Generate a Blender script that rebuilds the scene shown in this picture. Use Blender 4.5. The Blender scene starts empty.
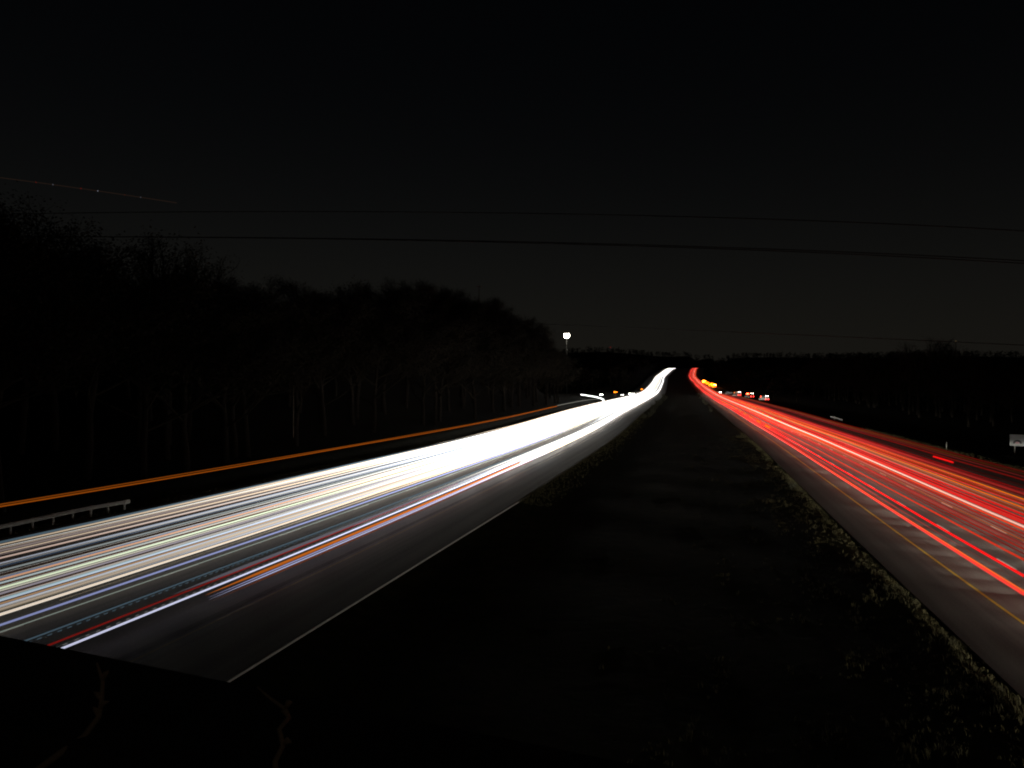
import bpy, math, random
from math import sin, cos, pi, radians, sqrt
from mathutils import Vector, Matrix

random.seed(11)
sc = bpy.context.scene
col = sc.collection

# ------------------------------------------------------------------ camera
F = 796.0                       # focal length in pixels of a 1024 px wide frame
H = 10.0                        # eye height above the carriageways
HOR, VPX = 391.0, 698.0         # horizon row, vanishing column of the road
YAW = math.atan((VPX - 512) / F)
cam_d = bpy.data.cameras.new('camera')
cam = bpy.data.objects.new('camera', cam_d)
col.objects.link(cam)
cam_d.sensor_width = 36.0
cam_d.lens = F / 1024 * 36.0
cam_d.clip_start = 0.05
cam_d.clip_end = 20000
cam.location = (0, 0, H)
cam.rotation_euler = (radians(90) + math.atan((HOR - 384) / F), 0, YAW)
sc.camera = cam

# ------------------------------------------------------------------ world, moonlight, exposure
SKY = 0.00062
w = bpy.data.worlds.new('World')
sc.world = w
w.use_nodes = True
nt = w.node_tree
bg = nt.nodes['Background']
sky = nt.nodes.new('ShaderNodeTexSky')
sky.sky_type = 'NISHITA'
sky.sun_disc = False
sky.sun_elevation = radians(34)
sky.sun_rotation = radians(150)
sky.air_density = 1.0
sky.dust_density = 2.5
tint = nt.nodes.new('ShaderNodeMix')
tint.data_type = 'RGBA'
tint.blend_type = 'MULTIPLY'
tint.inputs['Factor'].default_value = 1.0
tint.inputs[7].default_value = (1.0, 0.78, 0.62, 1)
nt.links.new(sky.outputs[0], tint.inputs[6])
nt.links.new(tint.outputs[2], bg.inputs['Color'])
bg.inputs['Strength'].default_value = SKY
# skyglow of distant towns, strongest at the horizon
tcw = nt.nodes.new('ShaderNodeTexCoord')
sxw = nt.nodes.new('ShaderNodeSeparateXYZ')
nt.links.new(tcw.outputs['Generated'], sxw.inputs[0])
mrw = nt.nodes.new('ShaderNodeMapRange')
mrw.inputs['From Min'].default_value = 0.0
mrw.inputs['From Max'].default_value = 0.46
mrw.inputs['To Min'].default_value = 1.0
mrw.inputs['To Max'].default_value = 0.0
nt.links.new(sxw.outputs['Z'], mrw.inputs['Value'])
pww = nt.nodes.new('ShaderNodeMath')
pww.operation = 'POWER'
pww.inputs[1].default_value = 2.2
nt.links.new(mrw.outputs[0], pww.inputs[0])
bg2 = nt.nodes.new('ShaderNodeBackground')
bg2.inputs['Color'].default_value = (1.0, 0.93, 0.78, 1)
mlw = nt.nodes.new('ShaderNodeMath')
mlw.operation = 'MULTIPLY'
mlw.inputs[1].default_value = 0.0072
nt.links.new(pww.outputs[0], mlw.inputs[0])
nt.links.new(mlw.outputs[0], bg2.inputs['Strength'])
adw = nt.nodes.new('ShaderNodeAddShader')
nt.links.new(bg.outputs[0], adw.inputs[0])
nt.links.new(bg2.outputs[0], adw.inputs[1])
nt.links.new(adw.outputs[0], nt.nodes['World Output'].inputs['Surface'])
sun_d = bpy.data.lights.new('moon', 'SUN')
sun_d.energy = 0.0012
sun_d.angle = radians(0.5)
sun_d.color = (1, 0.97, 0.9)
sun = bpy.data.objects.new('moon', sun_d)
col.objects.link(sun)
sun.rotation_euler = (radians(56), 0, radians(30))
vs = sc.view_settings
vs.view_transform = 'Standard'
vs.look = 'None'
vs.exposure = 0
vs.gamma = 1
sc.render.engine = 'CYCLES'
cy = sc.cycles
cy.use_denoising = True
cy.max_bounces = 4
cy.diffuse_bounces = 2
cy.glossy_bounces = 2
cy.transparent_max_bounces = 8
cy.sample_clamp_indirect = 1.0
cy.use_light_tree = True
cy.filter_width = 2.0
cy.caustics_reflective = False
cy.caustics_refractive = False

BEAM_IN = 50.0
BEAM = 5000.0        # forward headlight beams of the traffic (lamps made further down, along the lanes)

# ------------------------------------------------------------------ helpers
def lin(c):
    c = c / 255.0
    return c / 12.92 if c <= 0.04045 else ((c + 0.055) / 1.055) ** 2.4

def lin3(rgb):
    return tuple(lin(v) for v in rgb)

def tag(o, label=None, cat=None, group=None, kind=None):
    if label: o['label'] = label
    if cat: o['category'] = cat
    if group: o['group'] = group
    if kind: o['kind'] = kind
    return o

def empty(name, loc=(0, 0, 0), rz=0.0, label=None, cat=None, group=None):
    o = bpy.data.objects.new(name, None)
    o.empty_display_size = 0.3
    col.objects.link(o)
    o.location = loc
    o.rotation_euler = (0, 0, rz)
    return tag(o, label, cat, group)

class MB:
    """collects geometry for ONE mesh object"""
    def __init__(self):
        self.v, self.f, self.s = [], [], []
    def add(self, vs, fs, smooth=False):
        n = len(self.v)
        self.v += [tuple(p) for p in vs]
        self.f += [tuple(i + n for i in f) for f in fs]
        self.s += [smooth] * len(fs)
        return self
    def box(self, c, size, rz=0.0, bev=0.0, taper=1.0):
        x, y, z = (s / 2 for s in size)
        ca, sa = cos(rz), sin(rz)
        if bev <= 0:
            pts = [(-x, -y, -z), (x, -y, -z), (x, y, -z), (-x, y, -z),
                   (-x * taper, -y * taper, z), (x * taper, -y * taper, z), (x * taper, y * taper, z), (-x * taper, y * taper, z)]
            fs = [(3, 2, 1, 0), (4, 5, 6, 7), (0, 1, 5, 4), (1, 2, 6, 5), (2, 3, 7, 6), (3, 0, 4, 7)]
        else:
            b = min(bev, x * .9, y * .9, z * .9)
            pts, fs = [], []
            for (zz, k) in ((-z, b), (-z + b, 0), (z - b, 0), (z, b)):
                t = 1 - (1 - taper) * (zz + z) / (2 * z)
                X, Y = (x - k) * t, (y - k) * t
                pts += [(-X + b, -Y, zz), (X - b, -Y, zz), (X, -Y + b, zz), (X, Y - b, zz),
                        (X - b, Y, zz), (-X + b, Y, zz), (-X, Y - b, zz), (-X, -Y + b, zz)]
            for r in range(3):
                for i in range(8):
                    j = (i + 1) % 8
                    fs.append((r * 8 + i, r * 8 + j, r * 8 + 8 + j, r * 8 + 8 + i))
            fs.append(tuple(range(7, -1, -1)))
            fs.append(tuple(range(24, 32)))
        self.add([(c[0] + p[0] * ca - p[1] * sa, c[1] + p[0] * sa + p[1] * ca, c[2] + p[2]) for p in pts], fs)
        return self
    def tube(self, pts, rad, sides=6, caps=True):
        pts = [Vector(p) for p in pts]
        n = len(pts)
        if not hasattr(rad, '__len__'): rad = [rad] * n
        vs, fs = [], []
        for i, p in enumerate(pts):
            t = (pts[min(i + 1, n - 1)] - pts[max(i - 1, 0)])
            t.normalize()
            up = Vector((0, 0, 1)) if abs(t.z) < 0.95 else Vector((1, 0, 0))
            a = t.cross(up).normalized()
            b = a.cross(t)
            for k in range(sides):
                an = 2 * pi * k / sides
                vs.append(p + (a * cos(an) + b * sin(an)) * rad[i])
        for i in range(n - 1):
            for k in range(sides):
                l = (k + 1) % sides
                fs.append((i * sides + k, i * sides + l, (i + 1) * sides + l, (i + 1) * sides + k))
        if caps:
            fs.append(tuple(range(sides - 1, -1, -1)))
            fs.append(tuple(range((n - 1) * sides, n * sides)))
        return self.add(vs, fs, True)
    def ball(self, c, r, seg=10, rings=6, sq=1.0):
        vs, fs = [(c[0], c[1], c[2] - r * sq)], []
        for i in range(1, rings):
            a = -pi / 2 + pi * i / rings
            for k in range(seg):
                b = 2 * pi * k / seg
                vs.append((c[0] + r * cos(a) * cos(b), c[1] + r * cos(a) * sin(b), c[2] + r * sin(a) * sq))
        vs.append((c[0], c[1], c[2] + r * sq))
        for k in range(seg):
            l = (k + 1) % seg
            fs.append((0, 1 + l, 1 + k))
            fs.append((len(vs) - 1, 1 + (rings - 2) * seg + k, 1 + (rings - 2) * seg + l))
            for i in range(rings - 2):
                fs.append((1 + i * seg + k, 1 + i * seg + l, 1 + (i + 1) * seg + l, 1 + (i + 1) * seg + k))
        return self.add(vs, fs, True)
    def prism(self, prof, x0, x1):
        """profile in (y, z) extruded along x"""
        n = len(prof)
        vs = [(x0, p[0], p[1]) for p in prof] + [(x1, p[0], p[1]) for p in prof]
        fs = [tuple(range(n)), tuple(range(2 * n - 1, n - 1, -1))]
        for i in range(n):
            j = (i + 1) % n
            fs.append((i, i + n, j + n, j))
        return self.add(vs, fs)
    def mesh(self, name, mat):
        me = bpy.data.meshes.new(name)
        me.from_pydata(self.v, [], self.f)
        me.polygons.foreach_set('use_smooth', self.s)
        me.materials.append(mat)
        me.update()
        return me
    def build(self, name, mat, parent=None, loc=(0, 0, 0), rz=0.0):
        o = bpy.data.objects.new(name, self.mesh(name, mat))
        col.objects.link(o)
        o.location = loc
        o.rotation_euler = (0, 0, rz)
        if parent: o.parent = parent
        return o

def copy_tree(o, parent=None):
    c = o.copy()
    col.objects.link(c)
    if parent: c.parent = parent
    for ch in list(o.children):
        copy_tree(ch, c)
    return c

# ------------------------------------------------------------------ materials
def mat_base(name):
    m = bpy.data.materials.new(name)
    m.use_nodes = True
    return m, m.node_tree, m.node_tree.nodes['Principled BSDF']

def mat_noise(name, c1, c2, scale=2.0, rough=0.85, bump=0.0, metal=0.0, detail=6.0, stretch=None):
    m, t, p = mat_base(name)
    tc = t.nodes.new('ShaderNodeTexCoord')
    mp = t.nodes.new('ShaderNodeMapping')
    if stretch: mp.inputs['Scale'].default_value = stretch
    nz = t.nodes.new('ShaderNodeTexNoise')
    nz.inputs['Scale'].default_value = scale
    nz.inputs['Detail'].default_value = detail
    nz.inputs['Roughness'].default_value = 0.65
    rp = t.nodes.new('ShaderNodeValToRGB')
    rp.color_ramp.elements[0].position = 0.32
    rp.color_ramp.elements[1].position = 0.68
    rp.color_ramp.elements[0].color = (*c1, 1)
    rp.color_ramp.elements[1].color = (*c2, 1)
    L = t.links.new
    L(tc.outputs['Object'], mp.inputs['Vector'])
    L(mp.outputs[0], nz.inputs['Vector'])
    L(nz.outputs['Fac'], rp.inputs[0])
    L(rp.outputs[0], p.inputs['Base Color'])
    p.inputs['Roughness'].default_value = rough
    p.inputs['Metallic'].default_value = metal
    if rough > .94: p.inputs['Specular IOR Level'].default_value = 0.08
    if bump:
        b = t.nodes.new('ShaderNodeBump')
        b.inputs['Strength'].default_value = bump
        b.inputs['Distance'].default_value = 0.05
        L(nz.outputs['Fac'], b.inputs['Height'])
        L(b.outputs[0], p.inputs['Normal'])
    return m

def mat_emit(name, rgb, strength):
    m = bpy.data.materials.new(name)
    m.use_nodes = True
    t = m.node_tree
    t.nodes.clear()
    e = t.nodes.new('ShaderNodeEmission')
    o = t.nodes.new('ShaderNodeOutputMaterial')
    e.inputs['Color'].default_value = (*rgb, 1)
    e.inputs['Strength'].default_value = strength
    t.links.new(e.outputs[0], o.inputs[0])
    return m

def mat_asphalt(name):
    """grey asphalt: fine aggregate, lengthwise wheel-path wear, patches"""
    m, t, p = mat_base(name)
    L = t.links.new
    tc = t.nodes.new('ShaderNodeTexCoord')
    mp = t.nodes.new('ShaderNodeMapping')
    mp.inputs['Scale'].default_value = (1.0, 0.02, 1.0)
    wear = t.nodes.new('ShaderNodeTexNoise')
    wear.inputs['Scale'].default_value = 1.1
    wear.inputs['Detail'].default_value = 4
    fine = t.nodes.new('ShaderNodeTexNoise')
    fine.inputs['Scale'].default_value = 9.0
    fine.inputs['Detail'].default_value = 8
    fine.inputs['Roughness'].default_value = 0.8
    L(tc.outputs['Object'], mp.inputs[0])
    L(mp.outputs[0], wear.inputs['Vector'])
    L(tc.outputs['Object'], fine.inputs['Vector'])
    mx = t.nodes.new('ShaderNodeMath'); mx.operation = 'ADD'
    L(wear.outputs['Fac'], mx.inputs[0]); L(fine.outputs['Fac'], mx.inputs[1])
    rp = t.nodes.new('ShaderNodeValToRGB')
    rp.color_ramp.elements[0].position = 0.7
    rp.color_ramp.elements[1].position = 1.0
    hf = t.nodes.new('ShaderNodeMath'); hf.operation = 'MULTIPLY'; hf.inputs[1].default_value = 0.85
    L(mx.outputs[0], hf.inputs[0]); L(hf.outputs[0], rp.inputs[0])
    rp.color_ramp.elements[0].color = (0.070, 0.068, 0.062, 1)
    rp.color_ramp.elements[1].color = (0.155, 0.150, 0.138, 1)
    L(rp.outputs[0], p.inputs['Base Color'])
    p.inputs['Roughness'].default_value = 0.8
    b = t.nodes.new('ShaderNodeBump')
    b.inputs['Strength'].default_value = 0.25
    b.inputs['Distance'].default_value = 0.02
    L(fine.outputs['Fac'], b.inputs['Height']); L(b.outputs[0], p.inputs['Normal'])
    return m

M_ASPH = mat_asphalt('asphalt')
M_GRASS = mat_noise('rough_grass_ground', (0.010, 0.011, 0.005), (0.040, 0.038, 0.015), 0.9, 0.95, 0.6, detail=9)
M_BLADE = mat_noise('dry_grass_blades', (0.016, 0.015, 0.004), (0.048, 0.040, 0.010), 0.7, 0.9)
M_YEL = mat_noise('worn_yellow_paint', (0.55, 0.42, 0.03), (0.75, 0.58, 0.05), 3.0, 0.6)
M_YEL2 = mat_noise('faded_yellow_paint', (0.12, 0.09, 0.02), (0.26, 0.19, 0.03), 3.0, 0.6)
M_WHT = mat_noise('worn_white_paint', (0.50, 0.50, 0.47), (0.78, 0.78, 0.74), 3.0, 0.6)
M_SEAM = mat_noise('dark_asphalt_seam', (0.02, 0.02, 0.02), (0.045, 0.045, 0.04), 2.0, 0.8)
M_CONC = mat_noise('weathered_concrete', (0.20, 0.19, 0.17), (0.34, 0.33, 0.30), 1.6, 0.9, 0.2)
M_PARA = mat_noise('dark_stained_concrete', (0.035, 0.032, 0.028), (0.09, 0.082, 0.07), 2.5, 0.95, 0.3)
M_GALV = mat_noise('galvanised_steel', (0.45, 0.46, 0.45), (0.62, 0.62, 0.60), 4.0, 0.5, 0.05, 0.15)
M_POST = mat_noise('weathered_post_steel', (0.24, 0.24, 0.22), (0.40, 0.40, 0.37), 4.0, 0.6, 0.1)
M_BARK = mat_noise('dark_bark', (0.008, 0.007, 0.006), (0.022, 0.018, 0.014), 3.0, 0.95, 0.4)
M_TWIG = mat_noise('bare_twigs_and_dead_leaves', (0.008, 0.007, 0.005), (0.020, 0.016, 0.010), 0.8, 0.95)
M_SHRUB = mat_noise('shrub_foliage', (0.010, 0.011, 0.005), (0.030, 0.029, 0.012), 1.2, 0.9)
M_POLE = mat_noise('weathered_wood_pole', (0.05, 0.04, 0.03), (0.10, 0.085, 0.065), 4.0, 0.9, 0.2)
M_WIRE = mat_noise('black_cable', (0.010, 0.010, 0.010), (0.02, 0.02, 0.02), 5.0, 0.9)
M_SIGN = mat_noise('pale_sign_sheet', (0.26, 0.28, 0.29), (0.34, 0.36, 0.37), 1.5, 0.5)
M_DARK = mat_noise('dark_sign_ink', (0.02, 0.016, 0.02), (0.035, 0.03, 0.04), 4.0, 0.6)
M_PINK = mat_noise('faded_red_sign_ink', (0.36, 0.16, 0.20), (0.46, 0.22, 0.26), 4.0, 0.6)
M_BLK = mat_noise('black_rubber', (0.012, 0.012, 0.012), (0.03, 0.03, 0.03), 5.0, 0.9)
M_RIM = mat_noise('wheel_rim_metal', (0.30, 0.30, 0.30), (0.45, 0.45, 0.45), 5.0, 0.4, 0, 0.8)
M_WPAINT = mat_noise('white_vehicle_paint', (0.62, 0.62, 0.60), (0.76, 0.76, 0.74), 2.0, 0.35)
M_GPAINT = mat_noise('grey_vehicle_paint', (0.20, 0.21, 0.22), (0.28, 0.29, 0.30), 2.0, 0.35)
M_OPAINT = mat_noise('orange_vehicle_paint', (0.50, 0.16, 0.02), (0.62, 0.22, 0.03), 2.0, 0.4)
M_GLASS = mat_noise('dark_window_glass', (0.012, 0.014, 0.016), (0.02, 0.022, 0.025), 2.0, 0.08)
M_STEM = mat_noise('dry_weed_stem', (0.55, 0.42, 0.25), (0.75, 0.60, 0.40), 20.0, 0.8, 0.3)

def darken_forest_floor(m):
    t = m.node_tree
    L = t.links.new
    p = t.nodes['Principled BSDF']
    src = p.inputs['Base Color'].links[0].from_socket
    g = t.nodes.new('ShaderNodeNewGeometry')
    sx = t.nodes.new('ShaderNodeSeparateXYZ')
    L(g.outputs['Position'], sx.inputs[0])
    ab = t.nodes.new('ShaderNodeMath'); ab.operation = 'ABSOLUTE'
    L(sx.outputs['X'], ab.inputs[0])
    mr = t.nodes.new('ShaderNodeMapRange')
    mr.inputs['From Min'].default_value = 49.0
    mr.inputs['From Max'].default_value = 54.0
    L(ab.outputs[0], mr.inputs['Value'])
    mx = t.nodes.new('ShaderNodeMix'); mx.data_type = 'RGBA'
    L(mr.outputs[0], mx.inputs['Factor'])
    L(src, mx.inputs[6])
    mx.inputs[7].default_value = (0.005, 0.0045, 0.0035, 1)      # leaf litter painted near black so the woods stay in darkness
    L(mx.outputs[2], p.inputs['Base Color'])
darken_forest_floor(M_GRASS)

# ------------------------------------------------------------------ road alignment (z of the road and sideways drift over distance)
def hermite(tab):
    n = len(tab)
    xs = [a for a, b in tab]; ys = [b for a, b in tab]
    d = [(ys[i + 1] - ys[i]) / (xs[i + 1] - xs[i]) for i in range(n - 1)]
    m = [d[0]] + [0 if d[i - 1] * d[i] <= 0 else 2 * d[i - 1] * d[i] / (d[i - 1] + d[i]) for i in range(1, n - 1)] + [d[-1]]
    def f(x):
        if x <= xs[0]: return ys[0]
        if x >= xs[-1]: return ys[-1]
        i = 0
        while x > xs[i + 1]: i += 1
        h = xs[i + 1] - xs[i]; t = (x - xs[i]) / h
        return ((2 * t**3 - 3 * t**2 + 1) * ys[i] + (t**3 - 2 * t**2 + t) * h * m[i]
                + (-2 * t**3 + 3 * t**2) * ys[i + 1] + (t**3 - t**2) * h * m[i + 1])
    return f
zr = hermite([(-400, 0), (40, 0), (100, .3), (180, 1.0), (267, 2.3), (455, 4.6), (656, 8.2), (953, 18.4), (1290, 34.5), (1600, 52), (1800, 60.5), (2100, 64), (2600, 62), (6000, 60)])
cx = hermite([(-400, 0), (120, 0), (267, -2.5), (455, -6), (656, -10), (953, -18.8), (1290, -28), (1600, -27), (1800, -17), (2100, 4), (2600, 50), (6000, 50)])
def sm(a, b, x):
    t = max(0.0, min(1.0, (x - a) / (b - a)))
    return t * t * (3 - 2 * t)
hillL = hermite([(-400, 2), (20, 3), (60, 6), (100, 12), (150, 20), (230, 22), (310, 17), (360, 6), (430, 3.2), (700, 4), (1200, 8), (2000, 12), (6000, 30)])
hillR = hermite([(-400, 0), (60, 0), (150, 0.5), (300, 1.5), (600, 3), (1200, 5), (2000, 6), (6000, 30)])
LP0, LP1 = -46.0, -15.9       # left pavement
RP0, RP1 = 10.3, 37.5         # right pavement
def ground(s, y):
    """height of the land at lateral offset s from the alignment"""
    z = zr(y)
    if LP0 - .3 < s < LP1 + .3 or RP0 - .3 < s < RP1 + .3:
        return z - 0.16
    if s < LP0:
        e = LP0 - s
        z += -0.25 * sm(0, 3, e) + hillL(y) * sm(3, 26, e) + 14 * sm(30, 300, e)
    elif s > RP1:
        e = s - RP1
        z += -1.0 * sm(0, 7, e) * sm(20, 60, y) + hillR(y) * sm(8, 40, e) + 10 * sm(60, 400, e)
    else:
        z += -0.55 * sm(0, 9, min(s - LP1, RP0 - s)) - 0.02 - 0.3 * sm(0, 1.2, s - LP1) * (1 - sm(3, 9, s - LP1))
    z += (0.06 * sin(s * .9 + y * .13) + 0.05 * sin(y * .41 + s * .3))
    far = sm(1750, 2500, y)
    return z + far * ((38 if s < 0 else 26) + 8 * sin(s * .004 + 1.0) + 6 * sin(s * .013))
def P(s, y, h=0.0):
    return (s + cx(y), y, zr(y) + h)
def G(s, y, h=0.0):
    return (s + cx(y), y, ground(s, y) + h)

# image point + distance along the lens axis -> world (used to measure where things stand)
CA, SA = cos(YAW), sin(YAW)
def at(px, py, d):
    lat = (px - 512) / F * d
    return Vector((-SA * d + CA * lat, CA * d + SA * lat, H + (HOR - py) / F * d))

# ------------------------------------------------------------------ ground sheet
svals = [-3000, -2000, -1300, -900, -600, -420, -300, -220, -170, -140, -120, -105, -95, -86, -78, -72, -67, -63, -59, -56, -53, -51, -49, -47.5, -46.2,
         -45.7, -40, -31, -22, -16.2, -15.7, -15, -14, -12.5, -11, -9, -6.5, -4, -1.5, 1, 3.5, 5.5, 7, 8.2, 9.2, 9.8, 10.1, 10.6, 18, 26, 34, 37.2, 37.7, 39, 41, 43.5, 46, 49, 53, 58, 64, 71, 80,
         92, 110, 135, 170, 220, 300, 420, 600, 900, 1300, 2000, 3000]
yvals = [-400, -250, -150, -90, -60, -40]
y = -25.0
while y < 6000:
    yvals.append(y)
    y += max(3.0, abs(y) * 0.045)
yvals.append(6000)
vs, fs = [], []
ns = len(svals)
for yy in yvals:
    for s in svals:
        x, _, z = G(s, yy)
        vs.append((x, yy, z))
for j in range(len(yvals) - 1):
    for i in range(ns - 1):
        a = j * ns + i
        fs.append((a, a + 1, a + ns + 1, a + ns))
gm = MB().add(vs, fs, True)
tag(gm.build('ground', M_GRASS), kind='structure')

def ysteps(y0, y1, k=0.03, mn=4.0):
    out = [y0]
    while out[-1] < y1:
        out.append(min(y1, out[-1] + max(mn, abs(out[-1]) * k)))
    return out
def strip(s0, s1, y0, y1, h, skirt=0.0, mb=None):
    mb = mb or MB()
    ys = ysteps(y0, y1)
    vs, fs = [], []
    row = 4 if skirt else 2
    for yy in ys:
        if skirt: vs.append(P(s0, yy, h - skirt))
        vs += [P(s0, yy, h), P(s1, yy, h)]
        if skirt: vs.append(P(s1, yy, h - skirt))
    for j in range(len(ys) - 1):
        for i in range(row - 1):
            a = j * row + i
            fs.append((a, a + 1, a + row + 1, a + row))
    return mb.add(vs, fs, False)
tag(strip(LP0, LP1, -150, 2600, 0, .3).build('inbound_carriageway', M_ASPH), kind='structure')
tag(strip(RP0, RP1, -150, 2600, 0, .3).build('outbound_carriageway', M_ASPH), kind='structure')
E4 = 0.006
def mark(name, s0, s1, y0, y1, m, h=E4):
    return tag(strip(s0, s1, y0, y1, h).build(name, m), kind='structure')
mark('inbound_edge_line', -20.48, -20.36, -100, 2000, M_YEL2)
mark('asphalt_seam', -21.15, -20.75, -100, 2000, M_SEAM)
mark('inbound_outer_line', -42.75, -42.6, -100, 2000, M_WHT)
mark('outbound_edge_line', 13.55, 13.69, -100, 2000, M_YEL)
mark('outbound_outer_line', 28.25, 28.4, -100, 2000, M_WHT)
def dashes(s, name):
    mb = MB()
    yy = -60.0
    while yy < 900:
        strip(s - .07, s + .07, yy, yy + 3.05, E4, 0, mb)
        yy += 12.2
    return tag(mb.build(name, M_WHT), kind='structure')
for s in (-24.4, -28.1, -31.8, -35.5, -39.2): dashes(s, 'inbound_lane_dashes')
for s in (17.3, 20.95, 24.6): dashes(s, 'outbound_lane_dashes')
# concrete kerb on the median side of the inbound shoulder
kb = MB()
for y0 in range(14, 72, 3):
    kb.box((-15.76, y0 + 1.5, 0.0), (.07, 2.98, .08), 0, .008)
tag(kb.build('kerb', mat_noise('white_kerb_paint', (.74, .74, .70), (.88, .88, .84), 2.0, .7)), kind='structure')

# ------------------------------------------------------------------ overpass the picture is taken from
BR = -radians(65.0) + YAW * -1          # direction of the bridge from the road axis, towards the left
pc = at(512, 733.4, 1.163)
pl = at(0, 626, 1.658)
bd = (pl - pc); bd.z = 0; bd.normalize()          # along the parapet (to the left)
bn = Vector((-bd.y, bd.x, 0))                      # normal
if bn.y > 0: bn = -bn                              # towards the photographer
ang = math.atan2(bd.y, bd.x)
ptop = pc.z
bo = empty('overpass', (pc.x, pc.y, ptop - 1.1), ang, 'dark concrete overpass with a low parapet in the bottom foreground', 'bridge')
mb = MB(); mb.box((0, 0, 0), (0, 0, 0)) if False else None
sgn = 1 if Vector((-sin(ang), cos(ang), 0)).dot(bn) > 0 else -1     # local +y*sgn is towards the photographer
pm = MB()
for k in range(-9, 10):
    pm.box((k * 5.0, sgn * .15, .55), (4.985, .30, 1.10), 0, .015)
pm.build('parapet', M_PARA, bo)
dk = MB(); dk.box((0, sgn * 4.6, -.18), (95, 9.4, .30), 0, .02)
dk.build('deck', M_PARA, bo)
gd = MB()
for yy in (.5, 2.6, 4.7, 6.8, 8.7): gd.box((0, sgn * yy, -1.03), (95, .45, 1.4))
gd.build('girder', M_PARA, bo)
pp = MB()
for k in range(-9, 10):
    pp.box((k * 5.0, sgn * 9.15, .55), (4.985, .30, 1.10), 0, .015)
pp.build('parapet', M_PARA, bo)

# dry weeds growing over the parapet
def weed(pts, rads, label, leaves):
    o = MB().tube(pts, rads, 7)
    for p, dx, dz, l in leaves:
        p = Vector(p)
        q = p + Vector((dx, .02, dz)) * l
        o.tube([p, p.lerp(q, .5) + Vector((0, 0, .004)), q], [.0022, .0040, .0010], 5)
    return tag(o.build('dry_weed', M_STEM), label, 'weed')
b0 = [at(98, 662, 1.22), at(104, 680, 1.21), at(103, 700, 1.2), at(100, 716, 1.19), at(86, 735, 1.16), at(62, 752, 1.13), at(35, 772, 1.1), at(5, 800, 1.06)]
weed(b0, [.0015, .003, .0035, .004, .0045, .005, .005, .005], 'thin brown dry weed stem bowing over the parapet near the left edge',
     [(b0[1], .5, .8, .02), (b0[2], -.7, .6, .02), (b0[2].lerp(b0[3], .5), .6, .5, .025), (b0[3], -.5, .7, .02)])
b1 = [at(258, 686, .98), at(272, 698, .97), at(286, 708, .96), at(290, 716, .95), at(280, 728, .94), at(284, 744, .93), at(276, 760, .92), at(278, 800, .9)]
weed(b1, [.001, .002, .0025, .003, .003, .0032, .0034, .0035], 'zigzag dry weed stem on the parapet, below the kerb line',
     [(b1[2], .6, .6, .015), (b1[3], -.7, .4, .015), (b1[5], .7, .3, .015)])

# ------------------------------------------------------------------ light trails: luminous strands drawn along the lanes by the lamps of the traffic
def gain_at(y, k, p, cap):
    return min(cap, 1 + (max(0.0, y) / k) ** p)
_tm = {}
def mat_trail(rgb, gain):
    """a lamp strand: colour, and strength growing down the road where the beams run along the view of the oncoming lanes"""
    key = (tuple(round(c, 4) for c in rgb), gain)
    if key in _tm: return _tm[key]
    k, p, cap = gain
    m = bpy.data.materials.new('lamp_trail_light')
    m.use_nodes = True
    t = m.node_tree
    t.nodes.clear()
    L = t.links.new
    g = t.nodes.new('ShaderNodeNewGeometry')
    sp = t.nodes.new('ShaderNodeSeparateXYZ')
    L(g.outputs['Position'], sp.inputs[0])
    def mth(op, a, b):
        n = t.nodes.new('ShaderNodeMath'); n.operation = op
        for i, v in enumerate((a, b)):
            if isinstance(v, (int, float)): n.inputs[i].default_value = v
            else: L(v, n.inputs[i])
        return n.outputs[0]
    v = mth('MAXIMUM', sp.outputs['Y'], 0.0)
    v = mth('DIVIDE', v, k)
    v = mth('POWER', v, p)
    v = mth('ADD', v, 1.0)
    v = mth('MINIMUM', v, cap)
    e = t.nodes.new('ShaderNodeEmission')
    e.inputs['Color'].default_value = (*rgb, 1)
    L(v, e.inputs['Strength'])
    o = t.nodes.new('ShaderNodeOutputMaterial')
    L(e.outputs[0], o.inputs[0])
    _tm[key] = m
    return m
GW = (40.0, 2.0, 7.0)     # white trails
GR = (80.0, 1.5, 4.6)     # red trails
def trail(s, h, dia, rgb, gain, y0=-40.0, y1=1690.0, drift=None, dash=None, label=None, group=None, name='headlight_trail', yref=50.0, cat='light trail', taper=0.0):
    g = gain_at(yref, *gain)
    m = mat_trail(tuple(lin(c) / g for c in rgb), gain)
    rng = random.Random(int(s * 1000) + int(h * 77) + int(y0))
    ph = rng.uniform(0, 6.28)
    def pt(y):
        ds = drift(y) if drift else 0.0
        if s < -31.0: ds += (-31.0 - s) * .62 * sm(330, 640, y)        # the ramp lanes merge
        elif s > 23.5: ds += (23.5 - s) * .85 * sm(420, 680, y)
        return P(s + ds + .05 * sin(y / 37 + ph) * sm(30, 120, y), y, h + .012 * sin(y / 9 + ph))
    mb = MB()
    if dash:
        per, duty = dash
        y = y0
        pp_, rr_ = [], []
        while y < y1:
            e = y + per * duty
            for (q, k_) in ((y, .08), (y + per * .04, 1), (e - per * .04, 1), (e, .08)):
                pp_.append(pt(q)); rr_.append(dia / 2 * k_)
            y += per
        mb.tube(pp_, rr_, 5)
    else:
        ys = ysteps(y0, y1, .035, 5.0)
        mb.tube([pt(y) for y in ys], [dia / 2 * (max(.04, sm(0, taper, y - y0)) if taper else 1) for y in ys], 6)
    return tag(mb.build(name, m), label, cat, group)

def left_at(x, y, h):      # where a lamp of height h seen at (x, y) runs: lateral offset, distance down the road, metres per pixel
    X = (x - VPX) * CA * (H - h) / (y - HOR)
    d = F * (H - h) / (y - HOR)
    return X, (d + X * SA) / CA, d / F

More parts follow.
